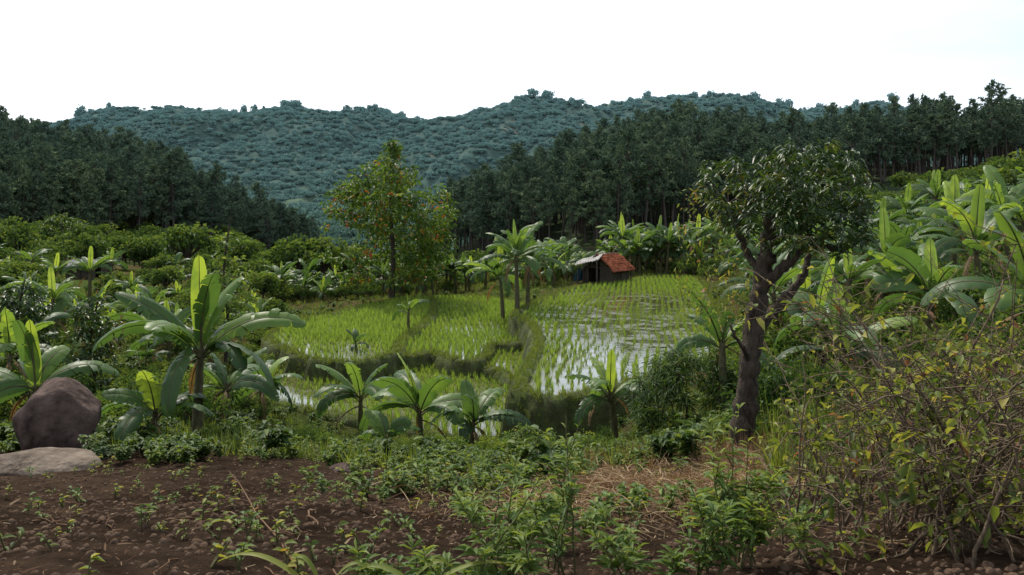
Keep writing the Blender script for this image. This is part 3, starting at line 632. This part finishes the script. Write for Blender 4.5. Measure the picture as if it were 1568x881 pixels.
scatter('field_weeds',onground(x,y),zrot(len(x),0.15),rng.uniform(0.5,1.1,len(x)),yw+wv[:2])
x,y=blob([(270,12.2,0.45,32),(215,12.8,0.3,14),(20,14.5,0.5,20)])
scatter('field_weeds',onground(x,y),zrot(len(x),0.15),rng.uniform(0.5,0.9,len(x)),wv2)
st=[]
for i in range(4):
    r=np.random.default_rng(600+i); mb=MB(); k=30; a=r.uniform(0,6.283,k); Dd=np.stack([np.cos(a),np.sin(a),r.uniform(-0.05,0.35,k)],1)
    leaves(mb,r.normal(size=(k,3))*np.array([0.12,0.12,0.02])+np.array([0,0,0.02]),Dd,rdir(k,r),r.uniform(0.08,0.25,k),0.007,0,r.uniform(0,1,k),BL,0.2); st.append(mb.obj('straw',[M_straw],link=False))
x,y=blob([(900,8.6,0.55,130),(1010,9.2,0.6,190),(940,11.5,0.5,60),(1180,10.5,0.7,170),(1120,9.0,0.6,100),(1270,9.5,0.6,90),(960,6.5,0.9,50)])
scatter('dry_straw',onground(x,y),zrot(len(x),0.15),rng.uniform(0.6,1.3,len(x)),st)
lt=[]
for i in range(4):
    r=np.random.default_rng(640+i); mb=MB(); k=7; a=r.uniform(0,6.283,k); Dd=np.stack([np.cos(a),np.sin(a),r.uniform(-0.1,0.15,k)],1)
    leaves(mb,r.normal(size=(k,3))*np.array([0.2,0.2,0.003])+np.array([0,0,0.012]),Dd,np.array([0,0,1.])+r.normal(size=(k,3))*0.4,r.uniform(0.02,0.09,k),r.uniform(0.002,0.012,k),0,r.uniform(0,1,k)**1.5,BL,0.1); lt.append(mb.obj('litter',[M_litter],link=False))
x,y,px=samp(900,-100,1400,2.8,13,1.0); scatter('leaf_litter',onground(x,y),zrot(len(x),0.1),rng.uniform(0.5,1.2,len(x)),lt)
dg=[tuft(620+i,M_straw,22,0.45,0.008,0.7,0.08,'dry_tuft',0.8) for i in range(2)]
x,y=blob([(930,12.5,0.5,60),(1200,11.5,0.6,80),(1060,12,0.6,40),(1260,9.5,0.5,40)])
scatter('dry_grass',onground(x,y),zrot(len(x),0.15),rng.uniform(0.5,1.1,len(x)),dg)
def tallweed(px,d,h,seed,ns=3,mat=M_weed,ll=0.10):
    r=np.random.default_rng(seed); mb=MB()
    for s_ in range(ns):
        az=r.uniform(0,6.283); sp=r.uniform(0.1,0.6); hh=h*r.uniform(0.5,1.05); b=np.array([r.normal()*0.07,r.normal()*0.07,-0.03])
        tt=np.linspace(0,1,9); P=b+np.stack([np.cos(az)*sp*hh*tt**1.3,np.sin(az)*sp*hh*tt**1.3,hh*tt],1)+np.cumsum(r.normal(size=(9,3))*0.008,0); tube(mb,P,np.linspace(0.006,0.002,9),5,1)
        nbr=r.integers(0,4); lines=[P]
        for q_ in range(nbr):
            i=r.integers(2,7); a2=r.uniform(0,6.283); l2=hh*r.uniform(0.2,0.4); dd=np.array([math.cos(a2)*0.7,math.sin(a2)*0.7,0.9]); Q=P[i]+np.linspace(0,1,5)[:,None]*dd*l2; tube(mb,Q,np.linspace(0.004,0.0015,5),4,1); lines.append(Q)
        for Q in lines:
            k=28 if Q is P else 12
            t=r.uniform(0.3 if Q is P else 0.1,1.0,k); pos=np.stack([np.interp(t,np.linspace(0,1,len(Q)),Q[:,c]) for c in range(3)],1)
            a=r.uniform(0,6.283,k); Dd=np.stack([np.cos(a),np.sin(a),r.uniform(-0.1,0.8,k)+t*0.7],1); l=ll*r.uniform(0.6,1.25,k)*(1.1-0.4*t)
            leaves(mb,pos,Dd,np.array([0,0,1.])+r.normal(size=(k,3))*0.25,l,l*0.2,0,np.clip(0.4+0.45*t+r.normal(size=k)*0.16,0,1),HI,0.4)
    mb.obj('tall_weed',[mat,M_gstem],loc=gz(px,d))
for i,(px,d,h,ns) in enumerate([(855,3.9,0.78,5),(765,3.6,0.58,4),(800,3.9,0.62,3),(945,3.7,0.45,3),(1110,4.2,0.8,5),(1075,3.9,0.55,4),(1150,4.1,0.65,4),(700,3.6,0.3,3),(1190,4.2,0.5,2),(870,4.8,0.5,2),(1000,3.8,0.22,2),(640,3.7,0.22,2),(1120,6.0,0.4,2),(740,6.0,0.3,2),(560,3.6,0.16,2)]):
    tallweed(px,d,h,700+i,ns,M_weed,0.13)
def dryshrub(px,d,h,seed,ns=14,mat=M_yel,dens=1.0):
    r=np.random.default_rng(seed); mb=MB(); B=[];D=[]
    for s_ in range(ns):
        az=r.uniform(0,6.283); sp=r.uniform(0.05,1.0); hh=h*r.uniform(0.5,1.05); cv=r.uniform(-0.2,1.6)
        tt=np.linspace(0,1,12); b=np.array([r.normal()*0.25,r.normal()*0.25,-0.05])
        P=b+np.stack([np.cos(az)*sp*hh*tt**1.4,np.sin(az)*sp*hh*tt**1.4,hh*(tt-0.25*cv*tt**3)],1)+np.cumsum(r.normal(size=(12,3))*0.02*h/1.5,0)
        tube(mb,P,np.linspace(0.011,0.003,12)*r.uniform(0.6,1.4),5,1)
        leafy=r.uniform()>0.38
        for q_ in range(int(12*dens)):
            i=r.integers(2,12); a2=r.uniform(0,6.283); l2=r.uniform(0.15,0.6)*h/2; dd=np.array([math.cos(a2),math.sin(a2),r.uniform(-0.3,1.0)])
            t2=np.linspace(0,1,5); Q=P[i]+t2[:,None]*dd*l2+np.array([0,0,-0.2*l2])*(t2**2)[:,None]+np.cumsum(r.normal(size=(5,3))*0.013,0); tube(mb,Q,np.linspace(0.0045,0.0018,5),3,1)
            k=r.integers(1,6) if leafy else r.integers(0,2)
            if k==0: continue
            t=r.uniform(0.3,1,k); pos=np.stack([np.interp(t,t2,Q[:,c]) for c in range(3)],1)
            B.append(pos); a=rdir(k,r); D.append(a+dd*0.6)
    B=np.concatenate(B);D=np.concatenate(D);k=len(B); l=r.uniform(0.03,0.095,k)
    leaves(mb,B,D,np.array([0,0,1.])+r.normal(size=(k,3))*0.5,l,l*0.52,0,np.clip(r.normal(0.55,0.25,k),0,1),HI,0.3)
    mb.obj('drying_shrub',[mat,M_twig],loc=gz(px,d))
for i,(px,d,h,ns) in enumerate([(1310,4.6,1.2,10),(1400,5.0,1.6,14),(1500,5.2,2.0,16),(1570,4.8,1.9,16),(1450,4.2,1.0,10),(1340,6.5,1.5,12),(1460,7.0,2.0,16),(1560,7.2,2.2,16),(1260,7.5,1.0,8),(1400,8.5,1.9,12),(1540,4.0,1.1,12),(1640,4.5,1.6,10)]):
    dryshrub(px,d,h,800+i,ns)
# large arching blades near the camera
mb=MB(); r=np.random.default_rng(9)
for (dx,l,ax,hgt) in [(0.0,0.42,-1,0.9),(0.05,0.30,-0.5,1.2),(0.08,0.28,0.6,1.0),(0.42,0.36,0.55,0.8),(0.46,0.30,-0.9,0.8),(0.50,0.40,1,0.7)]:
    K=12; t=np.linspace(0,1,K); P=np.stack([dx+ax*l*t,0.12*l*t,l*hgt*(t-0.75*t**2.2)],1); S=np.stack([np.full(K,0.15),np.full(K,1.0),np.full(K,0.35)],1); w_=0.014*np.sin(np.pi*(0.15+0.85*t)**0.85)[:,None]+0.0005
    v=np.concatenate([P-nrm(S)*w_,P-np.array([0,0,0.005]),P+nrm(S)*w_]); ii=np.arange(K-1); f=np.concatenate([np.stack([ii,ii+1,ii+1+K,ii+K],1),np.stack([ii+K,ii+1+K,ii+1+2*K,ii+2*K],1)]); mb.add(v,[f],0,r.uniform(0.5,0.85))
mb.obj('maize_leaves',[M_yel],loc=gz(475,3.45))
mb=MB()
def stick(pa,pb,da,db,h1,h2,rad):
    a=np.array(gz(pa,da))+[0,0,h1]; b=np.array(gz(pb,db))+[0,0,h2]; t=np.linspace(0,1,6)[:,None]; P=a+(b-a)*t+np.random.default_rng(int(pa)).normal(size=(6,3))*0.01; tube(mb,P,np.linspace(rad,rad*0.5,6),5,0)
stick(470,350,3.4,8.5,0.02,0.30,0.007); stick(470,485,6.0,5.2,0.02,0.02,0.009); stick(780,850,5.3,5.5,0.03,0.06,0.006); stick(210,260,6.0,6.4,0.03,0.05,0.008); stick(1350,1400,4.5,5.3,0.03,0.08,0.012); stick(250,330,5.2,5.6,0.03,0.02,0.005)
for i in range(80):
    p=rng.uniform(0,1300); d=rng.uniform(3.5,12); stick(p,p+rng.uniform(-60,60),d,d+rng.uniform(-.4,.4),0.015,0.03,0.004)
mb.obj('fallen_sticks',[M_straw])

# ---------------- huts ----------------
M_tile=rough_mat('red_roof_tile',(0.08,0.03,0.019),(0.34,0.115,0.06),3.0,0.9,0.4,spec=0.0)
M_wood=rough_mat('weathered_planks',(0.03,0.024,0.018),(0.10,0.08,0.06),3,0.9,0.4,stretch=(6,6,0.6))
M_tin=rough_mat('corrugated_tin',(0.08,0.08,0.08),(0.22,0.225,0.23),2,0.75,0.1,spec=0.2)
M_thatch=rough_mat('pale_roof_sheet',(0.22,0.21,0.18),(0.45,0.44,0.41),3,0.8,0.2)
M_tarp=rough_mat('blue_tarp',(0.03,0.10,0.16),(0.06,0.18,0.28),3,0.6,0.2)
def box(mb,c,s,mat=0):
    c=np.array(c);s=np.array(s)/2; v=np.array([[i,j,k] for i in(-1,1) for j in(-1,1) for k in(-1,1)])*s+c
    mb.add(v,[np.array([[0,1,3,2],[4,6,7,5],[0,4,5,1],[2,3,7,6],[0,2,6,4],[1,5,7,3]])],mat)
def child(mb,name,mats,par,smooth=False):
    o=mb.obj(name,mats,smooth); o.parent=par; return o
def roofpanel(a,b,c,d,name,mat,par,nu=60,nv=8,amp=0.03,per=0.22,rows=True):
    a,b,c,d=[np.array(p,float) for p in (a,b,c,d)]; u=np.linspace(0,1,nu); v=np.linspace(0,1,nv*4+1)
    U,V=np.meshgrid(u,v,indexing='ij'); P=(a*(1-U[...,None])+b*U[...,None])*(1-V[...,None])+(d*(1-U[...,None])+c*U[...,None])*V[...,None]
    n_=nrm(np.cross(b-a,d-a)); n_=n_*np.sign(n_[2]); L=np.linalg.norm(b-a)
    off=amp*np.sin(U*L/per*6.283)+(0.04*((V*nv)%1.0) if rows else 0)+0.08*fbm(U.ravel()*3,V.ravel()*3,5).reshape(U.shape)
    P=P+n_*off[...,None]; mb=MB(); m=len(v); i=np.arange(nu-1)[:,None]*m; j=np.arange(m-1)[None]
    top=P.reshape(-1,3); f=np.stack([i+j,i+j+1,i+m+j+1,i+m+j],-1).reshape(-1,4); mb.add(top,[f],0); mb.add(top-n_*0.05,[f[:,::-1]],0)
    child(mb,name,[mat],par,True)
def hut(loc,rot,w=3.4,l=3.6,hw=1.45,hr=2.5,roofs=(M_tile,M_thatch),tarp=True,name='farm_hut'):
    e=bpy.data.objects.new(name,None); scene.collection.objects.link(e); e.location=loc; e.rotation_euler=(0,0,rot)
    mb=MB()
    for sx in (-1,1):
        for sy in (-1,0,1): box(mb,(sx*w/2,sy*l/2,hw/2-0.3),(0.1,0.1,hw+0.6))
    for sy in (-1,1): box(mb,(0,sy*l/2,hr/2-0.3),(0.09,0.09,hr+0.5)); box(mb,(0,sy*l/2-0.03*sy,hw),(w,0.07,0.09))
    if tarp:
        for sx,hh in ((-1,hw),(0.35,hw+0.6)): box(mb,(sx*w/2,-l/2-0.8,hh/2-0.2),(0.08,0.08,hh+0.4))
    child(mb,'posts',[M_wood],e)
    mb=MB(); r=np.random.default_rng(3)
    for sx in (-1,1):
        k=int(l/0.2)
        for i in range(k): box(mb,(sx*(w/2-0.08)+r.normal()*0.008,-l/2+0.1+i*0.2,hw/2-0.12),(0.03,0.18,hw+0.1+r.normal()*0.03))
    k=int(w/0.2)
    for i in range(k):
        xx=-w/2+0.12+i*0.2; hh=hw+(hr-hw)*(1-abs(xx)/(w/2))-0.1; box(mb,(xx,l/2-0.1,hh/2-0.1),(0.18,0.03,hh))
        if abs(xx+0.3)>0.45: box(mb,(xx,-l/2+0.08,hh/2-0.1+r.normal()*0.01),(0.18,0.03,hh-0.05))
        else: box(mb,(xx,-l/2+0.08,hh-0.2),(0.18,0.03,0.4))
    child(mb,'plank_walls',[M_wood],e)
    ov=0.3; ey=l/2+0.2; ez=hw-ov*(hr-hw)/(w/2)
    roofpanel((0.0,-ey,hr),(0.0,ey,hr),(w/2+ov,ey,ez),(w/2+ov,-ey,ez),'roof_right',roofs[0],e)
    roofpanel((-0.0,-ey,hr+.02),(-0.0,ey,hr+.02),(-w/2-ov,ey,ez),(-w/2-ov,-ey,ez),'roof_left',roofs[1],e,rows=False)
    if tarp:
        roofpanel((-w/2-0.2,-ey+0.35,hw+0.62),(0.55,-ey+0.35,hr+0.10),(0.7,-ey-0.65,hr-0.35),(-w/2-0.3,-ey-0.65,hw+0.2),'porch_roof',M_thatch,e,rows=False)
        mb=MB(); u=np.linspace(0,1,14); v=np.linspace(0,1,8); U,V=np.meshgrid(u,v,indexing='ij')
        P=np.stack([-w/2-0.15-0.4*V+0.05*np.sin(U*20),-l/2-0.6+U*l*0.7,hw-0.1-V*1.0+0.04*np.sin(U*14+V*5)],-1).reshape(-1,3); i=np.arange(13)[:,None]*8; j=np.arange(7)[None]
        mb.add(P,[np.stack([i+j,i+j+1,i+8+j+1,i+8+j],-1).reshape(-1,4)]); child(mb,'tarp',[M_tarp],e,True)
    return e
x,y=wxy(930,61.5); hut((x,y,-5.25),math.radians(-38),2.5,2.9,1.3,2.35)
g=gz(135,74); hut((g[0],g[1],max(g[2],wz(438,74))),math.radians(78),2.2,2.8,1.3,1.9,(M_tin,M_tin),False,'field_shed')

# ---------------- light, world, camera ----------------
EL=math.radians(52); AZ=math.radians(-30)
S=Vector((math.sin(AZ)*math.cos(EL),math.cos(AZ)*math.cos(EL),math.sin(EL)))
sl=bpy.data.lights.new('sun','SUN'); sl.energy=4.3; sl.angle=math.radians(1.5); sl.color=(1.0,0.93,0.82)
so=bpy.data.objects.new('sun',sl); scene.collection.objects.link(so); so.rotation_euler=S.to_track_quat('Z','Y').to_euler()
w=bpy.data.worlds.new('World'); scene.world=w; w.use_nodes=True; nt=w.node_tree; nt.nodes.clear(); N=nt.nodes.new; L=nt.links.new
out=N('ShaderNodeOutputWorld'); bgn=N('ShaderNodeBackground'); bgn.inputs[1].default_value=0.135
sk=N('ShaderNodeTexSky'); sk.sky_type='NISHITA'; sk.sun_disc=False; sk.sun_elevation=EL; sk.sun_rotation=AZ; sk.dust_density=2.0; sk.air_density=0.8
tc=N('ShaderNodeTexCoord'); sx=N('ShaderNodeSeparateXYZ'); L(tc.outputs['Generated'],sx.inputs[0])
mr=N('ShaderNodeMapRange'); mr.interpolation_type='SMOOTHSTEP'; mr.inputs['From Min'].default_value=0.15; mr.inputs['From Max'].default_value=0.9; mr.inputs['To Min'].default_value=5.2; mr.inputs['To Max'].default_value=4.0; L(sx.outputs['Z'],mr.inputs['Value'])
no=N('ShaderNodeTexNoise'); no.inputs['Scale'].default_value=2.2; no.inputs['Detail'].default_value=6; mpn=N('ShaderNodeMapping'); mpn.inputs['Scale'].default_value=(1,1,4); L(tc.outputs['Generated'],mpn.inputs[0]); L(mpn.outputs[0],no.inputs['Vector'])
m2=N('ShaderNodeMapRange'); m2.inputs['From Min'].default_value=0.3; m2.inputs['From Max'].default_value=0.7; m2.inputs['To Min'].default_value=0.65; m2.inputs['To Max'].default_value=1.25; L(no.outputs['Fac'],m2.inputs['Value'])
mu=N('ShaderNodeMath'); mu.operation='MULTIPLY'; L(mr.outputs[0],mu.inputs[0]); L(m2.outputs[0],mu.inputs[1])
cb=N('ShaderNodeCombineXYZ')
for i,c in enumerate((1.0,1.0,0.98)):
    q_=N('ShaderNodeMath'); q_.operation='MULTIPLY'; q_.inputs[1].default_value=c; L(mu.outputs[0],q_.inputs[0]); L(q_.outputs[0],cb.inputs[i])
ad=N('ShaderNodeMix'); ad.data_type='RGBA'; ad.blend_type='ADD'; ad.inputs['Factor'].default_value=1; L(sk.outputs[0],ad.inputs[6]); L(cb.outputs[0],ad.inputs[7])
L(ad.outputs[2],bgn.inputs[0]); L(bgn.outputs[0],out.inputs[0])
cam=bpy.data.cameras.new('camera'); co=bpy.data.objects.new('camera',cam); scene.collection.objects.link(co); scene.camera=co
cam.sensor_width=36; cam.lens=36*F/1568; cam.clip_end=8000; cam.clip_start=0.05; cam.shift_y=-(440.5-HR)/1568
co.location=(0,0,0); co.rotation_euler=(math.radians(90),0,0)
scene.view_settings.view_transform='Standard'; scene.view_settings.look='None'; scene.view_settings.exposure=0
